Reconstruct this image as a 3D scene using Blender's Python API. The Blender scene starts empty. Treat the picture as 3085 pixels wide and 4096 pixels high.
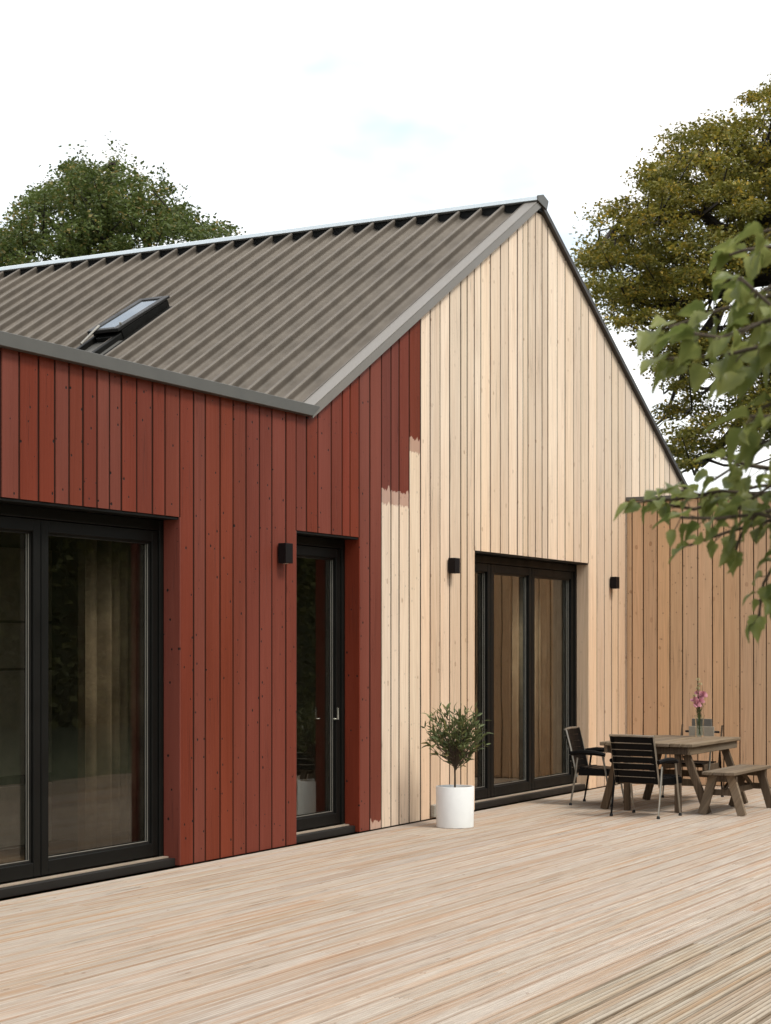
import bpy, bmesh, math, random
from mathutils import Vector, Matrix, noise
R = random.Random(7)
rad = math.radians
SC = bpy.context.scene
COL = SC.collection

# ------------------------------------------------------------------ camera, sky, sun, exposure
EYE = Vector((-12.82, -7.70, 1.65))
FWD = Vector((.879, .477, 0)); RGT = Vector((.477, -.879, 0)); UP = Vector((0, 0, 1))
cd = bpy.data.cameras.new('camera'); cam = bpy.data.objects.new('camera', cd); COL.objects.link(cam)
cam.location = EYE; cam.rotation_euler = (rad(90), 0, rad(-61.52))
cd.sensor_fit = 'VERTICAL'; cd.sensor_height = 36; cd.lens = 61.84; cd.shift_y = .1329
cd.clip_start = .05; cd.clip_end = 1000
cd.dof.use_dof = True; cd.dof.focus_distance = 12.5; cd.dof.aperture_fstop = 8.5
SC.camera = cam

SUN_EL = rad(56); SUN_AZ = Vector((-.10, -.99, 0)).normalized()
w = bpy.data.worlds.new('World'); SC.world = w; w.use_nodes = True
nt = w.node_tree; nt.nodes.clear()
def N(t, k, **kw):
    n = t.nodes.new(k)
    for a, b in kw.items(): setattr(n, a, b)
    return n
out = N(nt, 'ShaderNodeOutputWorld'); bg = N(nt, 'ShaderNodeBackground'); sky = N(nt, 'ShaderNodeTexSky')
sky.sky_type = 'NISHITA'; sky.sun_disc = False; sky.sun_elevation = SUN_EL
sky.sun_rotation = math.atan2(SUN_AZ.x, SUN_AZ.y); sky.air_density = 1.0; sky.dust_density = 2.5
bg.inputs[1].default_value = .1
mx = N(nt, 'ShaderNodeMix', data_type='RGBA'); tc = N(nt, 'ShaderNodeTexCoord'); mp = N(nt, 'ShaderNodeMapping')
mp.inputs['Scale'].default_value = (1, 1, 2.2); mp.inputs['Location'].default_value = (.35, .2, .4)
ns = N(nt, 'ShaderNodeTexNoise'); ns.inputs['Scale'].default_value = 2.6; ns.inputs['Detail'].default_value = 5
ns.inputs['Roughness'].default_value = .55
rm = N(nt, 'ShaderNodeMapRange'); rm.inputs[1].default_value = .40; rm.inputs[2].default_value = .60
rm.inputs[3].default_value = 1.0; rm.inputs[4].default_value = .33
nt.links.new(tc.outputs['Generated'], mp.inputs[0]); nt.links.new(mp.outputs[0], ns.inputs[0])
nt.links.new(ns.outputs[0], rm.inputs[0]); nt.links.new(rm.outputs[0], mx.inputs[0])
tint = N(nt, 'ShaderNodeMix', data_type='RGBA', blend_type='MULTIPLY'); tint.inputs[0].default_value = 1; tint.inputs[7].default_value = (1.08, 1.42, 1.36, 1)
nt.links.new(sky.outputs[0], tint.inputs[6]); nt.links.new(tint.outputs[2], mx.inputs[6]); mx.inputs[7].default_value = (10.8, 10.45, 10.15, 1)
nt.links.new(mx.outputs[2], bg.inputs[0]); nt.links.new(bg.outputs[0], out.inputs[0])

sd = bpy.data.lights.new('sun', 'SUN'); sun = bpy.data.objects.new('sun', sd); COL.objects.link(sun)
sd.energy = 1.5; sd.angle = rad(14); sd.color = (1, .94, .86)
sun.rotation_euler = (Vector((-SUN_AZ.x, -SUN_AZ.y, 0)) * math.cos(SUN_EL) - UP * math.sin(SUN_EL)).to_track_quat('-Z', 'Y').to_euler()
sun.location = (-5, -20, 20)
SC.view_settings.view_transform = 'Standard'; SC.view_settings.look = 'None'
SC.view_settings.exposure = .7; SC.view_settings.gamma = 1
SC.render.engine = 'CYCLES'
SC.cycles.max_bounces = 7; SC.cycles.transparent_max_bounces = 12
SC.cycles.use_adaptive_sampling = True

# ------------------------------------------------------------------ helpers
def link(o, parent=None, **props):
    COL.objects.link(o)
    if parent is not None: o.parent = parent
    for k, v in props.items():
        if v: o[k] = v
    return o
def empty(name, loc=(0, 0, 0), rz=0, **props):
    o = bpy.data.objects.new(name, None); o.location = loc; o.rotation_euler = (0, 0, rz); o.empty_display_size = .1
    return link(o, None, **props)
def smooth(me, ang=40):
    me.polygons.foreach_set('use_smooth', [True] * len(me.polygons))
    try: me.set_sharp_from_angle(angle=rad(ang))
    except Exception: pass
class MB:
    def __init__(s): s.v = []; s.f = []
    def add(s, vs, fs):
        b = len(s.v); s.v += [tuple(p) for p in vs]; s.f += [tuple(i + b for i in f) for f in fs]; return s
    def box(s, x0, x1, y0, y1, z0, z1):
        return s.add([(x0,y0,z0),(x1,y0,z0),(x1,y1,z0),(x0,y1,z0),(x0,y0,z1),(x1,y0,z1),(x1,y1,z1),(x0,y1,z1)],
                     [(0,3,2,1),(4,5,6,7),(0,1,5,4),(1,2,6,5),(2,3,7,6),(3,0,4,7)])
    def beam(s, a, b, wx, wy, up=UP, taper=1):
        a = Vector(a); b = Vector(b); d = (b - a).normalized()
        x = d.cross(Vector(up)); x = x.normalized() if x.length > 1e-4 else Vector((1, 0, 0)); y = x.cross(d)
        vs = []
        for p, k in ((a, 1), (b, taper)):
            for i, j in ((-1,-1),(1,-1),(1,1),(-1,1)): vs.append(p + x * (i * wx / 2 * k) + y * (j * wy / 2 * k))
        return s.add(vs, [(0,3,2,1),(4,5,6,7),(0,1,5,4),(1,2,6,5),(2,3,7,6),(3,0,4,7)])
    def tube(s, pts, r, seg=8):
        pts = [Vector(p) for p in pts]; n = len(pts); rs = r if isinstance(r, (list, tuple)) else [r] * n
        vs = []; prev = None
        for i, p in enumerate(pts):
            d = (pts[min(i + 1, n - 1)] - pts[max(i - 1, 0)]).normalized()
            if prev is None:
                x = d.orthogonal().normalized()
            else:
                x = (prev - d * prev.dot(d)).normalized()
            prev = x; y = d.cross(x)
            for k in range(seg):
                a = 2 * math.pi * k / seg; vs.append(p + (x * math.cos(a) + y * math.sin(a)) * rs[i])
        fs = [tuple(range(seg))[::-1], tuple((n - 1) * seg + k for k in range(seg))]
        for i in range(n - 1):
            for k in range(seg):
                k2 = (k + 1) % seg; fs.append((i*seg+k, i*seg+k2, (i+1)*seg+k2, (i+1)*seg+k))
        return s.add(vs, fs)
    def lathe(s, prof, seg=40, c=(0, 0, 0)):
        n = len(prof); vs = [(c[0] + r * math.cos(2*math.pi*k/seg), c[1] + r * math.sin(2*math.pi*k/seg), c[2] + z) for r, z in prof for k in range(seg)]
        fs = [(i*seg+k, i*seg+(k+1)%seg, (i+1)*seg+(k+1)%seg, (i+1)*seg+k) for i in range(n-1) for k in range(seg)]
        return s.add(vs, fs)
    def prism(s, a, b):          # two matching loops of points
        n = len(a)
        return s.add(list(a) + list(b), [tuple(range(n))[::-1], tuple(range(n, 2*n))] + [(i, (i+1)%n, n+(i+1)%n, n+i) for i in range(n)])
    def mesh(s, name, mat=None, bevel=0, sm=False):
        me = bpy.data.meshes.new(name); me.from_pydata(s.v, [], s.f); me.update()
        bm = bmesh.new(); bm.from_mesh(me); bmesh.ops.recalc_face_normals(bm, faces=bm.faces)
        if bevel:
            bmesh.ops.bevel(bm, geom=[e for e in bm.edges if e.is_manifold and e.calc_face_angle(0) > .6], offset=bevel, segments=1, affect='EDGES', clamp_overlap=True)
        bm.to_mesh(me); bm.free()
        if mat: me.materials.append(mat)
        if sm: smooth(me)
        return me
    def build(s, name, mat, parent=None, bevel=0, sm=False, **props):
        return link(bpy.data.objects.new(name, s.mesh(name, mat, bevel, sm)), parent, **props)
def inst(name, me, parent, loc=(0,0,0), rot=(0,0,0), scale=None, **props):
    o = bpy.data.objects.new(name, me); o.location = loc; o.rotation_euler = rot
    if scale: o.scale = scale
    return link(o, parent, **props)

# ------------------------------------------------------------------ materials
def mat(name, col=(.5,.5,.5), rough=.6, metal=0, spec=.5):
    m = bpy.data.materials.new(name); m.use_nodes = True
    b = m.node_tree.nodes['Principled BSDF']
    b.inputs['Base Color'].default_value = (*col, 1); b.inputs['Roughness'].default_value = rough
    b.inputs['Metallic'].default_value = metal; b.inputs['Specular IOR Level'].default_value = spec
    return m, m.node_tree, b
class G:     # small node-graph helper
    def __init__(s, t): s.t = t
    def n(s, k, **kw): return N(s.t, k, **kw)
    def _in(s, n, i, v):
        if v is None: return
        if hasattr(v, 'links'): s.t.links.new(v, n.inputs[i])
        else: n.inputs[i].default_value = v
    def m(s, op, a, b=None, c=None, clamp=False):
        n = s.n('ShaderNodeMath', operation=op, use_clamp=clamp); s._in(n, 0, a); s._in(n, 1, b); s._in(n, 2, c); return n.outputs[0]
    def vec(s, x, y, z):
        n = s.n('ShaderNodeCombineXYZ'); s._in(n, 0, x); s._in(n, 1, y); s._in(n, 2, z); return n.outputs[0]
    def noise(s, v, sc=1, det=3, ro=.5, dist=0):
        n = s.n('ShaderNodeTexNoise'); s._in(n, 'Vector', v); n.inputs['Scale'].default_value = sc; n.inputs['Detail'].default_value = det
        n.inputs['Roughness'].default_value = ro; n.inputs['Distortion'].default_value = dist; return n.outputs[0]
    def voro(s, v, sc=1, feat='F1'):
        n = s.n('ShaderNodeTexVoronoi', feature=feat, voronoi_dimensions='2D'); s._in(n, 'Vector', v); n.inputs['Scale'].default_value = sc; return n
    def rng(s, v, a, b, c=0, d=1, smooth=False):
        n = s.n('ShaderNodeMapRange'); s._in(n, 0, v)
        for i, x in enumerate((a, b, c, d)): s._in(n, i + 1, x)
        if smooth: n.interpolation_type = 'SMOOTHSTEP'
        return n.outputs[0]
    def mix(s, f, a, b, mode='MIX'):
        n = s.n('ShaderNodeMix', data_type='RGBA', blend_type=mode); s._in(n, 0, f)
        s._in(n, 6, (*a, 1) if isinstance(a, tuple) and len(a) == 3 else a); s._in(n, 7, (*b, 1) if isinstance(b, tuple) and len(b) == 3 else b)
        return n.outputs[2]
    def bump(s, h, st, dist=.002):
        n = s.n('ShaderNodeBump'); s._in(n, 'Height', h); n.inputs['Strength'].default_value = st; n.inputs['Distance'].default_value = dist; return n.outputs[0]

def wood(name, ca, cb, along='z', rough=.7, paint=None, split=None, knots=1.0, holes=0.0, streak=.5, vary=.25, weather=None, grainscale=1.0, warm=None, grooves=None, zfade=None, texture=.16):
    """ca/cb early/late wood; paint = colour of an opaque coat; split = (height, amp) the coat only covers above it"""
    m, t, b = mat(name, ca, rough); g = G(t)
    tcn = g.n('ShaderNodeTexCoord'); sp = g.n('ShaderNodeSeparateXYZ'); t.links.new(tcn.outputs['Object'], sp.inputs[0])
    oi = g.n('ShaderNodeObjectInfo'); rnd = oi.outputs['Random']
    X, Y, Z = sp.outputs
    if along == 'z': uu, vv = g.m('ADD', X, Y), Z
    elif along == 'x': uu, vv = g.m('ADD', Y, g.m('MULTIPLY', Z, .7)), X
    else: uu, vv = g.m('ADD', X, Z), Y
    u = g.m('ADD', uu, g.m('MULTIPLY', rnd, 53.7)); v = g.m('ADD', vv, g.m('MULTIPLY', rnd, 17.3))
    def uv(su, sv, off=0): return g.vec(g.m('MULTIPLY', u, su * grainscale), off, g.m('MULTIPLY', v, sv))
    wob = g.noise(uv(3, .8, 3), 1, 2)
    grain = g.noise(g.vec(g.m('ADD', g.m('MULTIPLY', u, 55 * grainscale), g.m('MULTIPLY', wob, 6)), 0, g.m('MULTIPLY', v, 1.3)), 1, 4, .6, .4)
    fine = g.noise(uv(320, 9, 5), 1, 2, .6)
    broad = g.noise(uv(7, .5, 9), 1, 2)
    col = g.mix(g.rng(grain, .36, .66), ca, cb)
    col = g.mix(g.rng(broad, .35, .7, 0, .45), col, weather if weather else tuple(.5 * (i + j) for i, j in zip(ca, cb)))
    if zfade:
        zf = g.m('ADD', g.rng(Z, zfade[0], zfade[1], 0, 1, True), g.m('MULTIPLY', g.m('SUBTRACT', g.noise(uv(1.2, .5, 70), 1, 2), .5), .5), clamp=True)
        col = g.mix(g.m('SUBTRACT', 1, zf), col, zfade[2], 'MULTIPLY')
    col = g.mix(g.rng(g.noise(uv(110, 3.2, 55), 1, 4, .75), .62, .38, 0, texture), col, tuple(c * .60 for c in cb))
    # knots
    kv = g.voro(g.vec(g.m('ADD', g.m('MULTIPLY', u, 6.5), g.m('MULTIPLY', g.noise(uv(30, 22, 8), 1, 1), .10)), g.m('ADD', g.m('MULTIPLY', v, 4.3), g.m('MULTIPLY', g.noise(uv(34, 26, 2), 1, 1), .14)), 0), 1)
    kr = g.n('ShaderNodeSeparateColor'); t.links.new(kv.outputs['Color'], kr.inputs[0])
    size = g.rng(kr.outputs[1], 0, 1, .012, .085 * knots)
    kn = g.rng(g.m('SUBTRACT', kv.outputs['Distance'], size), .0, .035, 1, 0)
    kring = g.rng(g.m('ABSOLUTE', g.m('SUBTRACT', kv.outputs['Distance'], size)), 0, .03, .6, 0)
    kgate = g.m('MULTIPLY', g.m('GREATER_THAN', kr.outputs[0], .76), g.rng(kr.outputs[2], 0, 1, .25, 1))
    kn = g.m('MULTIPLY', kn, kgate); kring = g.m('MULTIPLY', kring, kgate)
    dark = tuple(c * k for c, k in zip(cb, (.55, .42, .34)))
    col = g.mix(g.m('MULTIPLY', kn, .6), col, dark)
    col = g.mix(g.m('MULTIPLY', kring, .5), col, tuple(c * .5 for c in dark))
    # long cracks and streaks
    cr = g.noise(uv(26, .35, 31), 1, 2, .5)
    crack = g.rng(g.m('ABSOLUTE', g.m('SUBTRACT', cr, .52)), .0, .014, 1, 0)
    gate2 = g.rng(g.noise(uv(4, .9, 40), 1, 1), .48, .62)
    crack = g.m('MULTIPLY', crack, gate2)
    col = g.mix(g.m('MULTIPLY', crack, streak), col, tuple(c * .45 for c in cb))
    if warm:
        col = g.mix(g.rng(g.noise(uv(14, .30, 77), 1, 3, .65), .47, .68, 0, .85), col, warm)
    hgt = g.m('ADD', g.m('MULTIPLY', grain, .5), g.m('MULTIPLY', fine, .35)); hgt = g.m('SUBTRACT', hgt, g.m('MULTIPLY', crack, 1.2))
    hgt = g.m('ADD', hgt, g.m('MULTIPLY', kn, .35))
    if holes:
        hv = g.voro(g.vec(g.m('MULTIPLY', u, 10.3), g.m('MULTIPLY', v, 8.6), 0), 1)
        hr = g.n('ShaderNodeSeparateColor'); t.links.new(hv.outputs['Color'], hr.inputs[0])
        # squash: v distances count double so that the holes stay round
        hole = g.m('MULTIPLY', g.rng(g.m('DIVIDE', hv.outputs['Distance'], g.rng(hr.outputs[0], 0, 1, .4, 1.15)), .065, .105, 1, 0), g.m('GREATER_THAN', hr.outputs[1], .66))
        hole = g.m('MULTIPLY', hole, holes)
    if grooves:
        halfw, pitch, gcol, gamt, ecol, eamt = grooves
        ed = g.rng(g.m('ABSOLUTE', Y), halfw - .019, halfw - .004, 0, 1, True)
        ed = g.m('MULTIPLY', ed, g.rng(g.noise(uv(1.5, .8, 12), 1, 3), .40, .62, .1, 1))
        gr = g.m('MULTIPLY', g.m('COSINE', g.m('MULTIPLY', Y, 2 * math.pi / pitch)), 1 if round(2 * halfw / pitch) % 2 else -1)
        gm_ = g.m('MULTIPLY', g.rng(gr, .1, .75), g.rng(g.noise(uv(9, 3.5, 21), 1, 3, .7), .3, .6, .45, 1))  # dark groove bands: shade of the grooves put into the colour
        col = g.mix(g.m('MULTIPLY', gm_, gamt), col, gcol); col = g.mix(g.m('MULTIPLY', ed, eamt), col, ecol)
        hi = g.rng(g.m('ABSOLUTE', g.m('SUBTRACT', g.m('ABSOLUTE', Y), halfw - .024)), 0, .006, .35, 0)  # highlight along the board edges, painted as a lighter band
        col = g.mix(hi, col, tuple(min(1, c * 1.2) for c in ca))
    if paint:
        pc = g.mix(g.rng(grain, .3, .7, 0, .42), paint, tuple(c * .72 for c in paint))
        pc = g.mix(g.m('MULTIPLY', kn, .35), pc, tuple(c * .45 for c in paint))
        pc = g.mix(g.m('MULTIPLY', kring, .4), pc, tuple(c * .35 for c in paint))
        pc = g.mix(g.m('MULTIPLY', crack, .65), pc, tuple(c * .3 for c in paint))
        pc = g.mix(g.rng(g.noise(uv(2.5, .35, 60), 1, 3), .42, .7, 0, .6), pc, tuple(min(1, c * 1.35 + .008) for c in paint))
        if split:
            zz, amp = split
            edge = g.m('ADD', zz, g.m('MULTIPLY', g.m('SUBTRACT', g.noise(g.vec(g.m('MULTIPLY', uu, 17), 0, g.m('MULTIPLY', vv, 2)), 1, 3, .6), .5), amp))
            edge = g.m('ADD', edge, g.m('MULTIPLY', g.m('SUBTRACT', g.noise(g.vec(g.m('MULTIPLY', uu, 90), 0, 0), 1, 1), .5), .04))
            thin = g.mix(.58, col, (.27, .085, .06))
            thinm = g.m('GREATER_THAN', g.m('SUBTRACT', Z, edge), -.055)
            full = g.m('GREATER_THAN', g.m('SUBTRACT', Z, g.m('ADD', edge, g.m('MULTIPLY', g.noise(g.vec(g.m('MULTIPLY', uu, 11), 5, 0), 1, 2), .16))), 0)
            col = g.mix(thinm, col, thin); col = g.mix(full, col, pc)
        else: col = pc
    if holes: col = g.mix(hole, col, (.012, .008, .007)); hgt = g.m('SUBTRACT', hgt, g.m('MULTIPLY', hole, 2))
    hs = g.n('ShaderNodeHueSaturation'); t.links.new(col, hs.inputs['Color'])
    t.links.new(g.rng(rnd, 0, 1, 1 - vary / 2, 1 + vary / 2), hs.inputs['Value'])
    r2 = g.m('FRACT', g.m('MULTIPLY', rnd, 7.31)); t.links.new(g.rng(r2, 0, 1, .92, 1.06), hs.inputs['Saturation'])
    t.links.new(g.rng(g.m('FRACT', g.m('MULTIPLY', rnd, 3.77)), 0, 1, .498, .502), hs.inputs['Hue'])
    t.links.new(hs.outputs[0], b.inputs['Base Color'])
    t.links.new(g.rng(grain, .3, .7, rough - .08, rough + .08), b.inputs['Roughness'])
    b.inputs['Specular IOR Level'].default_value = .16
    t.links.new(g.bump(hgt, .6, .0025), b.inputs['Normal'])
    return m

RED = (.160, .032, .0165)
M_red = wood('red_painted_wood', (.4,.3,.2), (.3,.2,.12), paint=RED, holes=1, knots=.7, vary=.13, rough=.62)
RAWA, RAWB = (.86, .69, .535), (.71, .53, .385)
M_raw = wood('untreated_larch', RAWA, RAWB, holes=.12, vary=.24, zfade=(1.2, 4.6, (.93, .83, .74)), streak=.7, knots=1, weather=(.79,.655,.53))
M_wing = wood('fresh_warm_larch', (.68,.435,.26), (.56,.345,.20), holes=.45, vary=.18, knots=1.3, weather=(.60,.41,.26), streak=.9)
M_mixA = wood('half_painted_wood', RAWA, RAWB, paint=RED, split=(3.03, .20), vary=.12, holes=.3)
M_mixB = wood('part_painted_wood', RAWA, RAWB, paint=RED, split=(3.56, .16), vary=.12, holes=.3)
M_edge = wood('brush_edge_wood', RAWA, RAWB, paint=RED, split=(.01, .12), vary=.08, holes=.3)
M_deck = wood('bleached_decking', (.485,.412,.345), (.365,.29,.228), along='x', vary=.12, knots=.8, streak=.8, rough=.75, weather=(.44,.385,.34), warm=(.36,.22,.13), grooves=(.0733, .1465/6, (.24,.18,.13), .45, (.27,.14,.07), .55), texture=.42)
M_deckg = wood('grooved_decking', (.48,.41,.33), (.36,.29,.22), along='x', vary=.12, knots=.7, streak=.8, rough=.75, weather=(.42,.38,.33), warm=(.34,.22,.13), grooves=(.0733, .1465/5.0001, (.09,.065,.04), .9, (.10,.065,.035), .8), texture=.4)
M_table = wood('weathered_table_wood', (.215,.155,.10), (.115,.08,.05), along='x', vary=.35, knots=.8, rough=.75, weather=(.27,.225,.175))
M_leg = wood('dark_weathered_wood', (.14,.095,.06), (.065,.045,.028), along='z', vary=.3, knots=.6, rough=.75)
M_floorin = wood('indoor_floor', (.16,.11,.07), (.11,.07,.045), along='x', vary=.1)

def noisy(name, col, rough, metal=0, amt=.15, sc=6, col2=None, bump=0, spec=.5):
    m, t, b = mat(name, col, rough, metal, spec); g = G(t)
    tcn = g.n('ShaderNodeTexCoord'); nn = g.noise(tcn.outputs['Object'], sc, 4, .6)
    c = g.mix(g.rng(nn, .3, .7), tuple(x * (1 - amt) for x in (col2 or col)), tuple(min(1, x * (1 + amt)) for x in col))
    t.links.new(c, b.inputs['Base Color']); t.links.new(g.rng(nn, .3, .7, max(0, rough - .08), min(1, rough + .08)), b.inputs['Roughness'])
    if bump: t.links.new(g.bump(g.noise(tcn.outputs['Object'], sc * 14, 3), bump, .002), b.inputs['Normal'])
    return m
M_back = noisy('gap_shade_backing', (.022,.009,.006), .95, spec=.1)  # near-black backing: shade of the board gaps put into its colour
M_rawback = noisy('raw_gap_shade_backing', (.030,.016,.008), .95, spec=.1)  # wing backing, gap shade put into the colour likewise
M_roof = noisy('grey_brown_sheet_metal', (.155,.132,.110), .55, .0, .12, 2.2, (.122,.103,.085), spec=.2)
M_verge = noisy('light_flashing_metal', (.19,.17,.15), .45, .1, .08, 3)
M_fascia = noisy('olive_grey_fascia', (.098,.094,.085), .5, .1, .08, 3)
M_trim = noisy('dark_verge_trim', (.03,.022,.018), .5)
M_cap = noisy('pale_ridge_metal', (.80,.86,.90), .35, .25, .04, 2)  # sky reflection put into the near-white base colour
M_black = noisy('black_gap_shade', (.008,.008,.008), .9)  # flat black for the ridge shadow gap, also used in the window shaft
M_frame = noisy('charcoal_window_frame', (.0062,.006,.0052), .5, 0, .12, 5, spec=.15)
M_rail = noisy('anthracite_sill', (.014,.013,.012), .45, 0, .12, 5, spec=.3)
M_spacer = noisy('aluminium_spacer', (.42,.40,.35), .4, .6, .05, 5)
M_strip = noisy('bright_sill_strip', (.55,.44,.34), .4, .4, .05, 5)
M_lamp = noisy('black_lamp_metal', (.006,.004,.004), .6, 0, .1, 5, spec=.15)
M_pot = noisy('matt_white_pot', (.80,.80,.79), .6, 0, .03, 9, bump=.15)
M_soil = noisy('potting_soil', (.05,.035,.022), .95, 0, .4, 40, bump=1)
M_chair = noisy('glossy_black_slat', (.0022,.0022,.0025), .45, 0, .2, 8, spec=.12)
M_chrome = noisy('dull_chrome_tube', (.36,.33,.28), .35, .8, .1, 12)
M_foot = noisy('black_rubber', (.01,.01,.01), .8)
M_canvas = noisy('beige_canvas', (.36,.31,.24), .9, 0, .08, 30, bump=.4)
M_canvasd = noisy('grey_canvas', (.15,.135,.115), .9, 0, .08, 30, bump=.4)
M_inwall = noisy('dim_room_plaster', (.16,.15,.12), .9)
M_cab = noisy('grey_cabinet_front', (.33,.31,.26), .5)
M_curtain = noisy('ochre_linen', (.21,.165,.115), .9, 0, .25, 3, (.14,.10,.065), bump=.3)
M_curtain2 = noisy('pale_linen', (.46,.38,.28), .9, 0, .2, 3, (.36,.28,.19), bump=.3)
M_grass = noisy('lawn_grass', (.045,.055,.022), .95, 0, .35, 5, bump=1)
M_bark = noisy('dark_bark', (.035,.026,.02), .95, 0, .3, 8, bump=1)
M_bark2 = noisy('twig_bark', (.07,.05,.032), .9, 0, .3, 20)
M_handle = noisy('brushed_steel', (.7,.68,.62), .3, .9)
M_socket = noisy('grey_socket_plastic', (.30,.28,.24), .6, 0, .25, 60)

def leafmat(name, dark, light, hot=None, trans=.35, sc=.8, hotamt=.3, rough=.55):
    m = bpy.data.materials.new(name); m.use_nodes = True; t = m.node_tree; g = G(t); b = t.nodes['Principled BSDF']
    geo = g.n('ShaderNodeNewGeometry'); tcn = g.n('ShaderNodeTexCoord'); oi = g.n('ShaderNodeObjectInfo')
    ri = g.m('FRACT', g.m('ADD', geo.outputs['Random Per Island'], oi.outputs['Random']))
    cl = g.noise(tcn.outputs['Object'], sc, 3)
    c = g.mix(g.m('MULTIPLY_ADD', ri, .5, g.rng(cl, .3, .7, 0, .5)), dark, light)
    if hot: c = g.mix(g.m('MULTIPLY', g.m('GREATER_THAN', g.m('FRACT', g.m('MULTIPLY', ri, 13.7)), 1 - hotamt), g.rng(cl, .4, .6)), c, hot)
    t.links.new(c, b.inputs['Base Color']); b.inputs['Roughness'].default_value = rough; b.inputs['Specular IOR Level'].default_value = .35
    tr = g.n('ShaderNodeBsdfTranslucent'); t.links.new(c, tr.inputs[0]); mxs = g.n('ShaderNodeMixShader'); mxs.inputs[0].default_value = trans
    t.links.new(b.outputs[0], mxs.inputs[1]); t.links.new(tr.outputs[0], mxs.inputs[2]); t.links.new(mxs.outputs[0], t.nodes['Material Output'].inputs[0])
    return m
M_leafR = leafmat('autumn_tinged_leaf', (.075,.085,.016), (.26,.22,.036), (.46,.31,.045), hotamt=.22, sc=1.1)
M_leafL = leafmat('dark_green_leaf', (.045,.065,.016), (.13,.165,.04), (.28,.20,.06), hotamt=.15)
M_leafF = leafmat('soft_green_leaf', (.085,.12,.028), (.34,.35,.11), trans=.5, sc=14, rough=.42)
M_leafO = leafmat('olive_shrub_leaf', (.045,.065,.022), (.15,.18,.065), (.30,.27,.10), hotamt=.15, trans=.25, sc=5)
M_hedge = leafmat('hedge_leaf', (.06,.07,.022), (.17,.17,.05), trans=.2, sc=.5)

def glassmat():
    m = bpy.data.materials.new('window_glass'); m.use_nodes = True; t = m.node_tree; t.nodes.clear(); g = G(t)
    o = g.n('ShaderNodeOutputMaterial'); gl = g.n('ShaderNodeBsdfGlossy'); tr = g.n('ShaderNodeBsdfTransparent'); fr = g.n('ShaderNodeFresnel')
    gl.inputs['Roughness'].default_value = .004; gl.inputs['Color'].default_value = (.95,.95,.9,1); tr.inputs['Color'].default_value = (.85,.84,.80,1)
    t.nodes.remove(fr); lw = g.n('ShaderNodeLayerWeight'); lw.inputs[0].default_value = .5
    mm = g.n('ShaderNodeMixShader'); t.links.new(g.m('MULTIPLY_ADD', g.m('POWER', lw.outputs['Facing'], 3.8), .95, .045, clamp=True), mm.inputs[0])
    t.links.new(tr.outputs[0], mm.inputs[1]); t.links.new(gl.outputs[0], mm.inputs[2]); t.links.new(mm.outputs[0], o.inputs[0])
    tcn = g.n('ShaderNodeTexCoord'); bp = g.bump(g.noise(tcn.outputs['Object'], 1.4, 1), .12, .01); t.links.new(bp, gl.inputs['Normal'])
    return m
M_glass = glassmat()
def vaseglass():
    m, t, b = mat('clear_vase_glass', (.95,1,.97), .02); b.inputs['Transmission Weight'].default_value = 1; b.inputs['IOR'].default_value = 1.2
    return m
M_vase = vaseglass()

# ------------------------------------------------------------------ ground and deck
gm = MB(); gm.add([(-300,-300,-.14),(400,-300,-.14),(400,400,-.14),(-300,400,-.14)], [(0,1,2,3)])
gm.build('lawn', M_grass, kind='structure')
dk = MB(); dk.box(-11.2, 7.56, -5.86, .10, -.13, -.0265)
deck = dk.build('deck', noisy('deck_joist_wood', (.16,.085,.04), .9), kind='structure')
def deckboard(L, depth):
    W = .1465; ng = 5 if depth > .005 else 6; T = .026; pr = [(-W/2, -T), (-W/2, -.003), (-W/2 + .003, 0)]
    st = W / ng
    for i in range(ng):
        c = -W/2 + st * (i + .5)
        if 0 <= i < ng:
            pr += [(c - st * .34, 0), (c - st * .13, -depth), (c + st * .13, -depth), (c + st * .34, 0)]
    pr += [(W/2 - .003, 0), (W/2, -.003), (W/2, -T)]
    mb = MB(); n = len(pr); tp = pr[1:-1]
    mb.add([(0, y, z) for y, z in pr] + [(L, y, z) for y, z in pr], [(i, (i+1) % n, n + (i+1) % n, n + i) for i in range(n)])
    for x in (0, L):
        mb.add([(x, y, z) for y, z in tp] + [(x, y, -T) for y, z in tp], [(i, i+1, len(tp)+i+1, len(tp)+i) for i in range(len(tp)-1)])
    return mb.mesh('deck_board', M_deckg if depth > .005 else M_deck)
LEN = [3.6, 4.2, 4.8, 5.4]
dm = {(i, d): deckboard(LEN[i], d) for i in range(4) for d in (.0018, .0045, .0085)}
dms = {}
rows = 38
for j in range(rows):
    y = -.018 - .155 * (j + .5) + .155 * .0
    x = -11.0 - R.random() * 2.5
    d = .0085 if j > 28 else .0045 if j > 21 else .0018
    while x < 7.545:
        i = R.randrange(4); L = LEN[i]
        me = dm[(i, d)]
        if x + L > 7.545 - .8:
            L = 7.545 - x
            me = deckboard(L, d) if L > .4 else None
        if x < -11.0 - .1 and x + L < -10: x += L; continue
        if me: inst('deck_board', me, deck, (x, y + R.uniform(-.0010, .0010), R.uniform(-.0004, .0004)))
        x += L + .0002
# ------------------------------------------------------------------ house
house = empty('timber_house', (0, 0, 0), label='timber clad house half painted red, half bare wood, under a grey ribbed metal gable roof', category='house')
S = .5887; SR = .555; AX = 4.868; AH = 6.471
def pan(X): return 3.605 + S * X if X <= AX else AH - SR * (X - AX)
def top(X):
    if X <= 0: return 3.617
    return min(3.604 + S * X, 6.47 - SR * (X - AX)) if X > AX else 3.604 + S * X
HEAD = 2.64
OPEN = [(-5.45, -1.879), (-.195, .888), (3.265, 6.345)]
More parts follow.
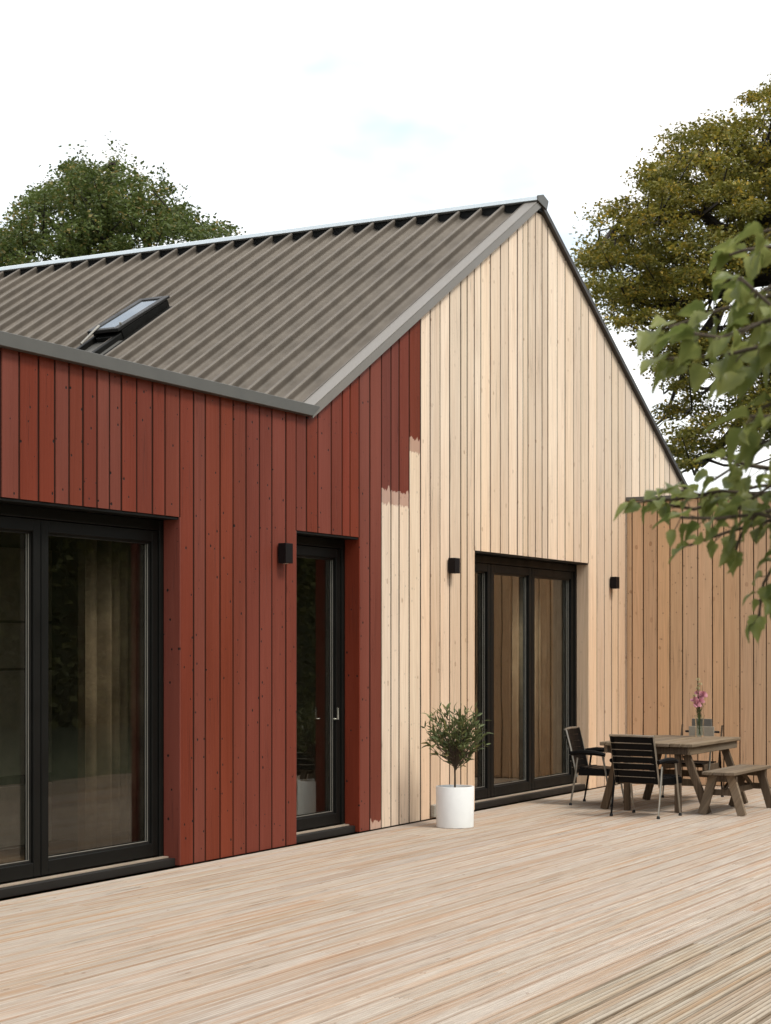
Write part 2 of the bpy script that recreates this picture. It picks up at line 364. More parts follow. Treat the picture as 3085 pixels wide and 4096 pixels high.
# backing wall with real openings, .03 - .20 m behind the board face
bw = MB()
def wallpiece(x0, x1, z0=0, m=bw):
    xs = [x0] + [k for k in (0, AX) if x0 < k < x1] + [x1]
    prof = [(x0, z0), (x1, z0)] + [(x, top(x) - .02) for x in reversed(xs)]
    m.prism([(x, .0075, z) for x, z in prof], [(x, .26, z) for x, z in prof])
edges = [-12.5] + [e for o in OPEN for e in o] + [9.90]
for i in range(0, len(edges), 2): wallpiece(edges[i], edges[i+1])
for a, b in OPEN: wallpiece(a, b, HEAD)
wall = bw.build('wall', M_back, house, label='long front wall with a red painted left half and a bare wooden gable')
GAPS = [-5.84,-5.65,-5.45,-5.27,-5.08,-4.90,-4.70,-4.50,-4.29,-4.089,-3.902,-3.718,-3.52,-3.35,-3.196,-3.043,-2.887,-2.744,-2.603,-2.42,-2.227,-2.07,-1.879,-1.696,-1.539,-1.335,-1.151,-.963,-.764,-.574,-.358,-.195,-.025,.163,.391,.581,.721,.888,1.084,1.298,1.486,1.647,1.85,2.082,2.281,2.494,2.707,2.956,3.10,3.265,3.42,3.647,3.892,4.101,4.327,4.472,4.607,4.806,4.99,5.147,5.412,5.64,5.886,6.109,6.345,6.605,6.851,7.091,7.304,7.553,7.772,8.05,8.251,8.41,8.557,8.783,8.978,9.168,9.431,9.62,9.80]
GAPS = [-12.4 + .2 * k for k in range(33)] + GAPS
def board(x0, x1, z0, ztop, mt, y=0, parent=wall, gap=.012):
    a, b = x0 + gap / 2, x1 - gap / 2; e = .004; yo = R.uniform(-.0015, .0025)
    def row(zf): return [(a, y+.0295, zf(a)), (a, y+yo+e, zf(a)), (a+e, y+yo, zf(a+e)), (b-e, y+yo, zf(b-e)), (b, y+yo+e, zf(b)), (b, y+.0295, zf(b))]
    m = MB(); m.prism(row(lambda x: z0), row(ztop)); return m.build('board', mt, parent)
for a, b in zip(GAPS, GAPS[1:]):
    c = (a + b) / 2; z0 = .008
    for o in OPEN:
        if o[0] - .02 < c < o[1]: z0 = HEAD
    if a >= 7.575 and z0 == .008 : z0 = 3.40   # behind the wing only the upper gable shows
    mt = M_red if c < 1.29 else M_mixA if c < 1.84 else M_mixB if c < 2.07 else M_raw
    if abs(c - 1.191) < .05: mt = M_edge
    g_ = .020 if c < 1.3 else .025
    if a < AX < b:
        def tz(x): return min(3.604 + S * x, 6.47 - SR * (x - AX) + .0)
        board(a, b, z0, lambda x: min(tz(a + .002), tz(b - .002), top(x)) , mt, gap=g_)
    else: board(a, b, z0, top, mt, gap=g_)
# reveals: return boards lining the openings
for k, (a, b) in enumerate(OPEN):
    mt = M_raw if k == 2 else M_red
    for x, sgn in ((b, -1), (a, 1)):
        m = MB(); x0, x1 = (x - .0, x + .0225) if sgn < 0 else (x - .0225, x)
        m.box(*((x - .0035, x + .0085) if sgn < 0 else (x - .0085, x + .0035)), .0005, .150, .008, HEAD - .002)
        if k == 0 and sgn > 0: continue
        m.build('board', mt, wall, bevel=.002)
    m = MB(); m.box(a + .012, b - .012, .0085, .142, HEAD - .020, HEAD - .004); m.build('soffit_board', M_frame, wall)
# wing
WX = 7.5785
wv = MB(); wv.box(WX + .0075, 12.5, -3.35, .0, -.1, 3.42); wv.box(9.9, 12.5, .0, 6, -.1, 3.42)
wing = wv.build('wing', M_rawback, house, label='low flat roofed wing clad in warm bare boards')
WY = [0,-.072,-.216,-.396,-.557,-.717,-.908,-1.09,-1.23,-1.428,-1.594,-1.746,-1.93,-2.10,-2.29,-2.46,-2.64,-2.83,-3.00,-3.18,-3.36]
for a, b in zip(WY, WY[1:]):
    a2, b2 = a - .0065, b + .0065; yo = R.uniform(-.002, .002); e = .004
    rr = [(WX+.0295, a2), (WX+yo+e, a2), (WX+yo, a2-e), (WX+yo, b2+e), (WX+yo+e, b2), (WX+.0295, b2)]
    MB().prism([(x, y, .006) for x, y in rr], [(x, y, 3.45) for x, y in rr]).build('board', M_wing, wing)
for k in range(26):
    x0 = WX + .035 + k * .19
    MB().box(x0, x0 + .178, -3.378, -3.352, .006, 3.45).build('board', M_wing, wing)
MB().box(WX - .035, 12.6, -3.42, -.004, 3.455, 3.50).build('fascia', M_fascia, wing, bevel=.004)
# rear and side of the house body (never faces the camera, closes the volume)
MB().box(9.72, 9.89, .27, 11.2, -.1, 3.72).build('side_wall', M_rawback, house)
MB().box(-12.5, 9.72, 11.0, 11.2, -.1, 3.5).build('rear_wall', M_back, house)
MB().box(-12.5, -12.3, .27, 11.0, -.1, 3.5).build('side_wall', M_back, house)
MB().box(-12.3, -.05, .27, 11.0, 3.40, 3.48).build('flat_roof', M_fascia, house)

# gable roof
rf = MB()
rf.prism([(-.1, .02, pan(-.1) - .12), (AX, .02, AH - .10), (10.0, .02, pan(10.0) - .10), (10.0, .02, pan(10.0) - .02), (AX, .02, AH - .012), (-.1, .02, pan(-.1) - .02)],
         [(-.1, 11.2, pan(-.1) - .12), (AX, 11.2, AH - .10), (10.0, 11.2, pan(10.0) - .10), (10.0, 11.2, pan(10.0) - .02), (AX, 11.2, AH - .012), (-.1, 11.2, pan(-.1) - .02)])
roof = rf.build('roof', M_roof, house, label='gable roof of grey brown ribbed metal sheets')
PITCH = .272
prof = [(0,.092),(.014,.097),(.026,.095),(.033,.088),(.030,.068),(.020,.044),(.018,.026),(.028,.012),(.048,.004),(.080,.0),(.14,.0),(.210,.006),(.238,.028),(.260,.072),(PITCH,.092)]
nx, nz = -math.sin(math.atan(S)), math.cos(math.atan(S))
def sheet(u0, u1):
    vs = []; fs = []
    for X in (u0, u1):
        for dy, h in prof: vs.append((X + nx * h, -dy, pan(X) + nz * h))
        for dy, h in prof: vs.append((X + nx * (h - .006), -dy, pan(X) + nz * (h - .006)))
    n = len(prof)
    for i in range(n - 1): fs.append((i, i+1, 2*n+i+1, 2*n+i)); fs.append((n+i, 3*n+i, 3*n+i+1, n+i+1))
    fs.append(tuple(range(n)) + tuple(range(2*n-1, n-1, -1))); fs.append(tuple(range(2*n, 3*n)) + tuple(range(4*n-1, 3*n-1, -1)))
    me = bpy.data.meshes.new('roof_sheet'); me.from_pydata(vs, [], fs); me.materials.append(M_roof); smooth(me, 50)
    bm = bmesh.new(); bm.from_mesh(me); bmesh.ops.recalc_face_normals(bm, faces=bm.faces); bm.to_mesh(me); bm.free()
    return me
rs = sheet(-.05, AX - .09)
for k in range(40): inst('roof_sheet', rs, roof, (0, .10 + PITCH * (k + 1), 0))
# screws and flashings
def slope_strip(X0, X1, y0, y1, h0, h1):
    P = []
    for y in (y0, y1):
        for X, h in ((X0, h0), (X1, h0), (X1, h1), (X0, h1)):
            s_ = -1 if X <= AX and X0 < AX else 1
            P.append((X, y, pan(X) + h))
    return P[:4], P[4:]
MB().prism(*slope_strip(.0, AX - .005, -.045, .118, .088, .099)).build('verge_flashing', M_verge, roof, bevel=.003)
MB().prism(*slope_strip(.0, AX - .005, -.045, -.032, -.004, .0865)).build('verge_flashing', M_verge, roof)
MB().prism(*slope_strip(AX + .005, 10.05, -.050, -.004, .00, .062)).build('verge_trim', M_trim, roof)
MB().prism(*slope_strip(AX + .005, 10.05, -.002, 11.2, .00, .05)).build('roof_sheet', M_roof, roof)
cap = MB(); cap.prism([(AX-.14,-.05,AH+.040),(AX+.14,-.05,AH+.040),(AX+.14,-.05,AH+.085),(AX,-.05,AH+.125),(AX-.14,-.05,AH+.085)],
                      [(AX-.14,11.25,AH+.040),(AX+.14,11.25,AH+.040),(AX+.14,11.25,AH+.085),(AX,11.25,AH+.125),(AX-.14,11.25,AH+.085)])
cap.build('ridge_cap', M_cap, roof, bevel=.003)
MB().box(AX-.065, AX+.065, -.03, 11.2, AH-.05, AH+.039).build('ridge_gap_shade', M_black, roof)  # black box standing in for the shadow gap below the cap
MB().prism([(AX-.145,-.066,AH+.03),(AX+.10,-.066,AH-.02),(AX+.145,-.066,AH+.085),(AX,-.066,AH+.128),(AX-.145,-.066,AH+.088)],
           [(AX-.145,-.051,AH+.03),(AX+.10,-.051,AH-.02),(AX+.145,-.051,AH+.085),(AX,-.051,AH+.128),(AX-.145,-.051,AH+.088)]).build('ridge_end_cap', M_fascia, roof, bevel=.003)
sc_m = MB().lathe([(0,.012),(.009,.012),(.011,0)], 8).mesh('screw', M_trim, sm=True)
for X, yk in ((.35,9),(.42,12),(1.15,2),(1.05,4),(3.8,3),(4.4,1),(.30,5)):
    inst('screw', sc_m, roof, (X + nx*.002, .10 + PITCH*yk + .11, pan(X) + nz*.002), (0, -math.atan(S), 0))
# eave fascia over the red wall
MB().prism([(-12.5,-.055,3.618),(-.01,-.055,3.618),(.115,-.055,3.712),(-12.5,-.055,3.712)], [(-12.5,.12,3.618),(-.01,.12,3.618),(.115,.12,3.712),(-12.5,.12,3.712)]).build('fascia', M_fascia, house, bevel=.003)
MB().box(-12.5, -.06, .13, .27, 3.42, 3.66).build('parapet', M_fascia, house)

# roof window
ang = math.atan(S)
def sl(u, y, n, X0=1.55):     # u metres up the slope from X0, n above the sheet
    X = X0 + u * math.cos(ang); return Vector((X + nx * n, y, pan(X0) + u * math.sin(ang) + nz * n))
def slbox(m, u0, u1, y0, y1, n0, n1, n0b=None, n1b=None):
    n0b = n0 if n0b is None else n0b; n1b = n1 if n1b is None else n1b
    m.prism([sl(u0,y0,n0), sl(u0,y1,n0), sl(u0,y1,n1), sl(u0,y0,n1)], [sl(u1,y0,n0b), sl(u1,y1,n0b), sl(u1,y1,n1b), sl(u1,y0,n1b)]); return m
m = MB(); W0, W1 = 3.54, 3.90
slbox(m, -.05, .69, W0, W0+.05, .0, .11); slbox(m, -.05, .69, W1-.05, W1, .0, .11); slbox(m, .69, 1.64, W0-.01, W0+.05, .0, .135, .0, .120); slbox(m, .69, 1.64, W1-.05, W1+.01, .0, .135, .0, .120); slbox(m, .62, .70, W0+.06, W1-.06, .0, .10); slbox(m, 1.54, 1.62, W0+.06, W1-.06, .0, .11)
rwin = m.build('roof_window', M_frame, house, bevel=.006, label='small dark framed roof window standing ajar')
slbox(MB(), .702, 1.538, W0+.061, W1-.061, .001, .05).build('shaft', M_black, rwin)
slbox(MB(), -.30, .60, W0-.05, W1+.0, .048, .055).build('apron_flashing', M_fascia, rwin)
m = MB()
for y0, y1 in ((W0-.02, W0+.055), (W1-.055, W1+.02)): slbox(m, .62, 1.68, y0, y1, .145, .185, .122, .150)
slbox(m, .62, .68, W0+.055, W1-.055, .146, .186, .144, .184); slbox(m, 1.60, 1.68, W0+.055, W1-.055, .125, .155, .122, .151)
m.build('sash', M_rail, rwin, bevel=.005)
slbox(MB(), .682, 1.598, W0+.056, W1-.056, .166, .173, .136, .143).build('pane', noisy('sky_mirroring_glass', (.30,.32,.33), .08, .85, .02, 3), rwin)
MB().tube([sl(.30, W0+.25, .16), sl(.72, W0+.28, .20)], .012).build('stay', M_chrome, rwin)
MB().tube([sl(.74, W0+.03, .10), sl(.76, W0+.03, .20)], .012).build('stay', M_chrome, rwin)
slbox(MB(), .2, 1.60, W0-.11, W0-.021, .02, .05, .02, .05).build('side_flashing', M_frame, rwin)

# ------------------------------------------------------------------ glazed doors
def door(name, a, b, cuts, label, hinge=None):
    """outer frame, sill, leaves; cuts = [(x0, x1)] of the leaves"""
    m = MB(); y0, y1 = .152, .255
    m.box(a, a+.045, y0, y1, .072, HEAD-.022); m.box(b-.045, b, y0, y1, .072, HEAD-.022); m.box(a+.045, b-.045, y0, y1, HEAD-.10, HEAD-.022)
    d = m.build(name, M_frame, house, bevel=.004, label=label)
    MB().box(a+.003, b-.003, .040, .300, .002, .062).build('sill', M_rail, d, bevel=.003)
    MB().box(a+.006, b-.006, .100, .152, .0625, .072).build('sill_strip', M_strip, d)
    for x0, x1 in cuts:
        zb, zt = .080, HEAD - .104; f = .075; fb = .098; fs_ = .150; ys = .166
        s = MB()
        s.box(x0, x0+f, ys, ys+.07, zb, zt); s.box(x1-f, x1, ys, ys+.07, zb, zt)
        s.box(x0+f, x1-f, ys, ys+.07, zb, zb+fb); s.box(x0+f, x1-f, ys, ys+.07, zt-.085, zt)
        sash = s.build('sash', M_frame, d, bevel=.004)
        ix0, ix1, iz0, iz1 = x0+f, x1-f, zb+fb, zt-.085
        gb = MB(); e = .016      # stepped bead
        gb.box(ix0, ix0+e, ys+.025, ys+.066, iz0, iz1); gb.box(ix1-e, ix1, ys+.025, ys+.066, iz0, iz1)
        gb.box(ix0+e, ix1-e, ys+.025, ys+.066, iz0, iz0+e); gb.box(ix0+e, ix1-e, ys+.025, ys+.066, iz1-e, iz1)
        gb.build('glazing_bead', M_rail, sash)
        MB().box(ix0+e, ix1-e, ys+.060, ys+.064, iz0+e, iz1-e).build('pane', M_glass, sash)
        for xs in (ix1-e-.0035, ):
            MB().box(xs-.001, xs+.003, ys+.0300, ys+.0345, iz0+e, iz1-e).build('glazing_line', M_spacer, sash)
            MB().box(xs-.001, xs+.003, ys+.0480, ys+.0525, iz0+e, iz1-e).build('glazing_line', M_spacer, sash)
        MB().box(ix0+e, ix1-e, ys+.028, ys+.036, iz0+e+.0005, iz0+e+.004).build('glazing_line', M_spacer, sash)
    return d
d1 = door('sliding_door', -5.438, -1.884, [(-5.39,-3.300),(-3.290,-1.932)], 'wide two leaf sliding glass door in the red wall')
d2 = door('glass_door', -.183, .883, [(-.135,.835)], 'narrow single glass door in the red wall')
d3 = door('sliding_door', 3.277, 6.340, [(3.325,4.005),(4.015,5.075),(5.085,6.292)], 'wide three leaf glass door in the bare wood gable')
hd = MB().tube([(.70,.155,1.02),(.70,.115,1.02),(.70,.115,1.12)], .009).build('handle', M_handle, d2, sm=True)
# rooms behind the glass
rm_ = MB()
for a, b in ((-6.5, -1.2), (-.6, 1.6), (2.6, 7.3)):
    rm_.box(a-.1, a, .261, 4.6, 0, 2.9); rm_.box(b, b+.1, .261, 4.6, 0, 2.9); rm_.box(a, b, 4.5, 4.6, 0, 2.9); rm_.box(a, b, .261, 4.5, 2.8, 2.9)
rm_.build('room', M_inwall, house)
for a, b in ((-6.5, -1.2), (-.6, 1.6), (2.6, 7.3)):
    MB().box(a, b, .301, 4.5, -.02, .05).build('room_floor', M_floorin, house)
def curtain(x0, x1, y, z0, z1, label, amp=.05, per=.13, mt=None):
    n = int((x1 - x0) / .012); vs = []; fs = []
    for i in range(n + 1):
        x = x0 + (x1 - x0) * i / n; yy = y + amp * math.sin(2*math.pi*x/per + 1.5*math.sin(x*7)) + .015*math.sin(x*61)
        vs += [(x, yy, z0), (x, yy, z1)]
        if i < n: fs.append((2*i, 2*i+2, 2*i+3, 2*i+1))
    me = bpy.data.meshes.new('curtain'); me.from_pydata(vs, [], fs); me.materials.append(mt or M_curtain); smooth(me, 180)
    o = bpy.data.objects.new('curtain', me); sm_ = o.modifiers.new('thick', 'SOLIDIFY'); sm_.thickness = .003
    return link(o, None, label=label, category='curtain')
curtain(-2.40, -1.55, .55, .06, 2.70, 'ochre pleated curtain behind the right pane of the glass door in the red wall')
curtain(5.25, 6.05, .52, .06, 2.70, 'pale pleated curtain behind the middle pane of the three leaf door', .05, .16, M_curtain2)
curtain(6.35, 7.15, .60, .06, 2.70, 'pale pleated curtain behind the right pane of the three leaf door', .05, .15, M_curtain2)
cab = empty('tall_cabinet', (-1.75, 1.6, .05), label='grey tall cabinet with four flat fronts seen through the red wall door glass', category='cabinet')
MB().box(-.62, .33, .02, .50, 0, 2.55).build('carcass', M_inwall, cab)
for z0, z1 in ((.02, .50), (.58, 1.42), (1.44, 1.80), (1.82, 2.40)):
    MB().box(-.61, .32, -.005, .018, z0, z1).build('cabinet_door', M_cab, cab, bevel=.003)

# ------------------------------------------------------------------ wall lamps
def lamp(x, z0, z1, label):
    t = empty('wall_lamp', (x, 0, z0), label=label, category='wall lamp', group='black box lamps on the front wall')
    h = z1 - z0
    MB().box(.015, .095, -.012, -.003, .015, h-.015).build('back_plate', M_lamp, t)
    b = MB(); b.box(0, .112, -.088, -.0125, 0, h); b.build('lamp_body', M_lamp, t, bevel=.0025)
    MB().lathe([(0,-.004),(.022,-.004),(.024,0)], 16, (.056,-.05,0)).build('lens', M_chrome, t)
lamp(-.505, 2.350, 2.515, 'square black lamp on the red boards left of the narrow door')
lamp(2.640, 2.385, 2.535, 'square black lamp on bare boards left of the three leaf door')
lamp(7.000, 2.365, 2.505, 'square black lamp on bare boards right of the three leaf door')
sk = empty('outdoor_socket', (2.28, -.002, .02), label='small weathered grey socket box low on the bare wall behind the white pot', category='socket')
MB().box(0, .12, -.045, 0, 0, .12).build('housing', M_socket, sk, bevel=.006)
MB().lathe([(0,.004),(.028,.004),(.032,0)], 16).build('lid', M_foot, sk)
bpy.data.objects['lid'].rotation_euler = (rad(90), 0, 0); bpy.data.objects['lid'].location = (.06, -.0455, .06)

# ------------------------------------------------------------------ potted shrub
def leaf_mesh(name, L, W, mt, fold=.25, curl=.25, nseg=4):
    vs = []; fs = []
    for i in range(nseg + 1):
        t = i / nseg; w_ = W/2 * (math.sin(math.pi * min(1, t ** .75 * .98 + .01)) ** .8); x = L * t; z = -curl * L * t * t
        vs += [(x, -w_, z + fold * w_), (x, 0, z), (x, w_, z + fold * w_)]
        if i < nseg: b = 3*i; fs += [(b, b+3, b+4, b+1), (b+1, b+4, b+5, b+2)]
    me = bpy.data.meshes.new(name); me.from_pydata(vs, [], fs); me.materials.append(mt); smooth(me, 180); return me
pt = empty('potted_olive_shrub', (1.76, -.52, 0), label='bushy green shrub on a thin stem in a white round pot', category='potted plant')
pot = MB().lathe([(0,0),(.168,0),(.172,.004),(.178,.372),(.176,.376),(.162,.376),(.160,.37),(.158,.34)], 56).build('pot', M_pot, pt, sm=True)
MB().lathe([(.159,.342),(.08,.350),(0,.352)], 40).build('soil', M_soil, pot, sm=True)
MB().tube([(0,0,.34),(.004,.002,.46),(-.004,0,.56),(.0,.005,.62)], [.011,.009,.009,.008]).build('stem', M_bark2, pt, sm=True)
CR = Vector((.005, 0, .86)); tips = []; bm_ = MB()
for i in range(125):
    while True:
        d = Vector((R.uniform(-1,1), R.uniform(-1,1), R.uniform(-1,1)))
        if .25 < d.length < 1: break
    e = Vector((d.x*.34, d.y*.31, d.z*.32)) + CR
    e.z += .03 * math.sin(i * 2.1)
    if d.z < -.5: e.x *= .6; e.y *= .6
    s0 = Vector((R.uniform(-.01,.01), R.uniform(-.01,.01), R.uniform(.52,.66))); mid = s0.lerp(e, .5) + Vector((0, 0, -.03)) * d.length
    bm_.tube([s0, mid, e], [.004, .0028, .0012], 5); tips.append((mid, e))
bm_.build('branches', M_bark2, pt, kind='stuff')
lm = [leaf_mesh('leaf', .062 + .008*k, .015 + .002*k, M_leafO, .3, .18 + .1*k, 4) for k in range(3)]
lp = []
for mid, e in tips:
    for j in range(9):
        p = mid.lerp(e, R.uniform(.15, 1.05)); d = (e - mid).normalized() + Vector((R.gauss(0,.55), R.gauss(0,.55), R.gauss(.1,.5)))
        lp.append((p, d.normalized()))
lp.sort(key=lambda q: -(q[0] - CR).length + R.random()*.1 + (q[0].y) * .3)
big = MB(); 
for i, (p, d) in enumerate(lp):
    q = d.to_track_quat('X', 'Z') @ Matrix.Rotation(R.uniform(-1.6, 1.6), 3, 'X').to_quaternion(); sc_ = R.uniform(.7, 1.25)
    if i < 290:
        o = bpy.data.objects.new('leaf', lm[i % 3]); o.rotation_mode = 'QUATERNION'; o.rotation_quaternion = q; o.location = p; o.scale = (sc_,)*3; link(o, pt)
    else:
        me = lm[i % 3]; big.add([p + q @ (v.co * sc_) for v in me.vertices], [tuple(f.vertices) for f in me.polygons])
me = bpy.data.meshes.new('foliage'); me.from_pydata(big.v, [], big.f); me.materials.append(M_leafO); smooth(me, 180)
link(bpy.data.objects.new('foliage', me), pt, kind='stuff')

# ------------------------------------------------------------------ garden furniture
TH = .70
tb = empty('garden_table', (4.75, -1.66, 0), label='weathered brown plank table with splayed legs between the black chairs', category='table')
for k in range(8):
    y = -.40 + k * .123
    l_, r_ = -.80 + R.uniform(-.012,.012), .82 + R.uniform(-.012,.012)
    MB().box(l_, r_, y, y + .117, TH-.038 + R.uniform(-.002,.001), TH + R.uniform(-.003, .0)).build('plank', M_table, tb, bevel=.005)
MB().box(-.76, .78, -.37, -.335, TH-.115, TH-.040).build('apron', M_table, tb, bevel=.004)
MB().box(-.76, .78, .51, .545, TH-.115, TH-.040).build('apron', M_table, tb, bevel=.004)
for x in (-.74, .72):
    MB().box(x, x + .035, -.334, .509, TH-.115, TH-.040).build('rail', M_leg, tb, bevel=.004)
for x in (-.62, .62):
    MB().beam((x, -.28, TH-.117), (x, -.50, 0), .075, .05, (1,0,0)).build('leg', M_leg, tb, bevel=.004)
    MB().beam((x, .44, TH-.117), (x, .60, 0), .075, .05, (1,0,0)).build('leg', M_leg, tb, bevel=.004)
    MB().beam((x + .045, -.36, .30), (x + .045, .50, .30), .03, .07).build('cross_rail', M_leg, tb, bevel=.004)
for y in (-.24, .30):
    MB().box(-.70, -.645, y, y + .06, 0, TH-.117).build('post', M_leg, tb, bevel=.004)
# bench
bn = empty('garden_bench', (4.65, -2.34, 0), label='low weathered wooden bench on splayed legs beside the table', category='bench')
BHT = .435
for y in (-.165, -.052, .061):
    MB().box(-.75 + R.uniform(-.02,.01), .52 + R.uniform(-.02,.02), y, y + .106, BHT-.035, BHT + R.uniform(-.003,.002)).build('plank', M_table, bn, bevel=.005)
for x in (-.62, .38):
    for s_ in (-1, 1):
        MB().beam((x, s_*.085, BHT-.037), (x, s_*.205, 0), .085, .045, (1,0,0)).build('leg', M_leg if x > 0 else M_table, bn, bevel=.004)
    MB().box(x - .02, x + .02, -.15, .15, BHT-.105, BHT-.037).build('cross_rail', M_leg, bn, bevel=.003)
    MB().box(x + .046, x + .07, -.16, .16, .19, .25).build('cross_rail', M_leg, bn, bevel=.003)
MB().beam((-.55, 0, .22), (.36, 0, .22), .03, .06).build('stretcher', M_leg, bn, bevel=.003)
MB().beam((-.58, 0, .24), (-.12, 0, BHT-.037), .03, .04).build('brace', M_leg, bn, bevel=.003)
MB().beam((.35, 0, .24), (.02, 0, BHT-.037), .03, .04).build('brace', M_leg, bn, bevel=.003)

def chair(loc, rz, label, canvas=False):
    t = empty('garden_chair', loc, rz, label=label, category='chair', group='black slatted armchairs round the table')
    HW = .225                                    # faces local +x, back at x = 0
    for y in (-HW - .012, HW + .012):
        MB().tube([(.02,y,.30),(-.01,y,.42),(-.05,y,.60),(-.10,y,.79)], .011, 8).build('back_frame', M_chrome if not canvas else M_leg, t, sm=True)
    if not canvas:
        for k in range(7):
            z = .335 + k * .066; x = .012 - (z - .33) * .235
            m = MB(); n = 6
            for i in range(n):
                ya, yb = -HW + 2*HW*i/n, -HW + 2*HW*(i+1)/n
                ca, cb = [-.03 * (1 - (yy/HW)**2) for yy in (ya, yb)]
                m.prism([(x+ca-.008,ya,z),(x+ca+.008,ya,z),(x+ca-.006,ya,z+.062),(x+ca-.022,ya,z+.062)], [(x+cb-.008,yb,z),(x+cb+.008,yb,z),(x+cb-.006,yb,z+.062),(x+cb-.022,yb,z+.062)])
            s_ = m.build('slat', M_chair, t)
        for k in range(7):
            z = .3955 + k * .066; x = -.0 - (z - .33) * .235
            MB().box(x-.028, x-.020, -HW, HW, z-.0022, z+.0022).build('edge_strip', M_chrome, t)
        for y in (-HW + .004, HW - .004):
            MB().beam((.004,y,.33), (-.104,y,.795), .030, .030, (0,1,0)).build('stile', M_chair, t, bevel=.004)
        MB().tube([(-.105,-HW-.02,.795),(-.125,0,.80),(-.105,HW+.02,.795)], .012, 8).build('top_rail', M_chrome, t, sm=True)
    else:
        MB().box(-.085, -.072, -.15, .15, .62, .775).build('back_canvas', M_canvas, t, bevel=.003)
        MB().box(-.100, -.0855, -.12, .12, .72, .86).build('cushion', M_canvasd, t, bevel=.004)
        MB().tube([(-.10,-.20,.715),(-.10,.20,.715)], .012).build('top_rail', M_foot, t, sm=True)
    for k in range(6):
        x = .045 + k * .069
        MB().box(x, x + .062, -HW, HW, .385 - .012*math.sin(k*.6), .400 - .012*math.sin(k*.6)).build('slat', M_chair, t, bevel=.003)
    MB().box(.035, .46, -HW-.024, -HW-.004, .315, .383).build('side_rail', M_chair if not canvas else M_leg, t, bevel=.003)
    MB().box(.035, .46, HW+.004, HW+.024, .315, .383).build('side_rail', M_chair if not canvas else M_leg, t, bevel=.003)
    MB().box(.05, .07, -HW-.003, HW+.003, .325, .375).build('cross_rail', M_leg, t, bevel=.003)
    for y, s_ in ((-HW-.035, -1), (HW+.035, 1)):
        MB().tube([(-.045,y,.545),(.08,y+s_*.012,.560),(.22,y+s_*.014,.556),(.33,y,.535)], [.022,.027,.027,.020], 8).build('armrest', M_chair, t, sm=True)
        MB().tube([(.30,y,.535),(.33,y,.38),(.37,y,.16),(.40,y,.015)], [.011,.011,.010,.009], 8).build('leg', M_chrome, t, sm=True)
        MB().tube([(.03,y,.50),(.01,y,.34),(-.02,y,.16),(-.045,y,.015)], [.011,.012,.011,.009], 8).build('leg', M_chrome if s_ < 0 else M_chair, t, sm=True)
        for x in (.40, -.045):
            MB().lathe([(0,0),(.017,0),(.017,.012),(.012,.028),(.0,.029)], 12, (x, y, 0)).build('foot', M_foot, t, sm=True)
    return t
chair((3.44, -1.67, 0), rad(-9), 'black slatted armchair nearest the camera at the end of the table, seen from behind')
chair((4.60, -.62, 0), rad(-84), 'black slatted armchair against the wall beside the glass door, seen from its side')
chair((6.08, -1.42, 0), rad(176), 'chair with a beige canvas back at the far end of the table', canvas=True)

# vase
vs_ = empty('flower_vase', (5.38, -1.66, TH - .001), label='clear glass vase of pink flowers and long green stems on the table', category='vase')
MB().lathe([(0,.0),(.036,.0),(.040,.01),(.036,.08),(.042,.17),(.050,.21),(.047,.21),(.039,.17),(.033,.08),(.036,.014),(0,.010)], 28).build('glass', M_vase, vs_, sm=True)
M_pink = leafmat('pink_petal', (.50,.20,.25), (.80,.45,.50), trans=.3, sc=20); M_cream = leafmat('cream_bloom', (.5,.42,.25), (.7,.62,.40), trans=.3, sc=20)
vs_.scale = (1.12,)*3
st = MB(); flm = MB(); heads = [(-.055,.03,.34,0),(-.075,.0,.30,0),(.03,.02,.40,0),(.05,-.02,.385,0),(.015,-.03,.395,0),(-.03,-.02,.33,0),(.045,.01,.50,1),(.01,.02,.46,1),(-.04,0,.545,1),(-.085,.02,.39,1),(.0,.0,.37,0)]
for hx, hy, hz, c in heads:
    st.tube([(-hx*.2, -hy*.2, .02), (hx*.25, hy*.25, .2), (hx, hy, hz)], .0022, 5)
st.build('stems', M_leafO, vs_, kind='stuff')
for hx, hy, hz, c in heads:
    m = MB(); r_ = .044 if c == 0 else .022
    for i in range(26):
        a = R.uniform(0, 6.28); e_ = R.uniform(-.2, 1.4); d = Vector((math.cos(a)*math.cos(e_), math.sin(a)*math.cos(e_), math.sin(e_)))
        x_ = d.orthogonal().normalized() * r_ * .34; p = Vector((hx, hy, hz))
        m.add([p + d*r_*.25 - x_, p + d*r_*.25 + x_, p + d*r_ + x_*.8, p + d*r_ - x_*.8], [(0,1,2,3)])
    me = bpy.data.meshes.new('flower'); me.from_pydata(m.v, [], m.f); me.materials.append(M_pink if c == 0 else M_cream); link(bpy.data.objects.new('flower', me), vs_)
m = MB()
for i in range(150):
    z = R.uniform(.06, .36); rr = .018 + .07 * max(0, z - .14); a = R.uniform(0, 6.28); p = Vector((math.cos(a)*rr*R.random(), math.sin(a)*rr*R.random(), z))
    d = Vector((R.gauss(0,.35), R.gauss(0,.35), 1)).normalized(); x_ = d.orthogonal().normalized() * .004; L = R.uniform(.03, .07)
    m.add([p, p + d*L*.5 + x_, p + d*L, p + d*L*.5 - x_], [(0,1,2,3)])
me = bpy.data.meshes.new('greenery'); me.from_pydata(m.v, [], m.f); me.materials.append(M_leafO); link(bpy.data.objects.new('greenery', me), vs_, kind='stuff')

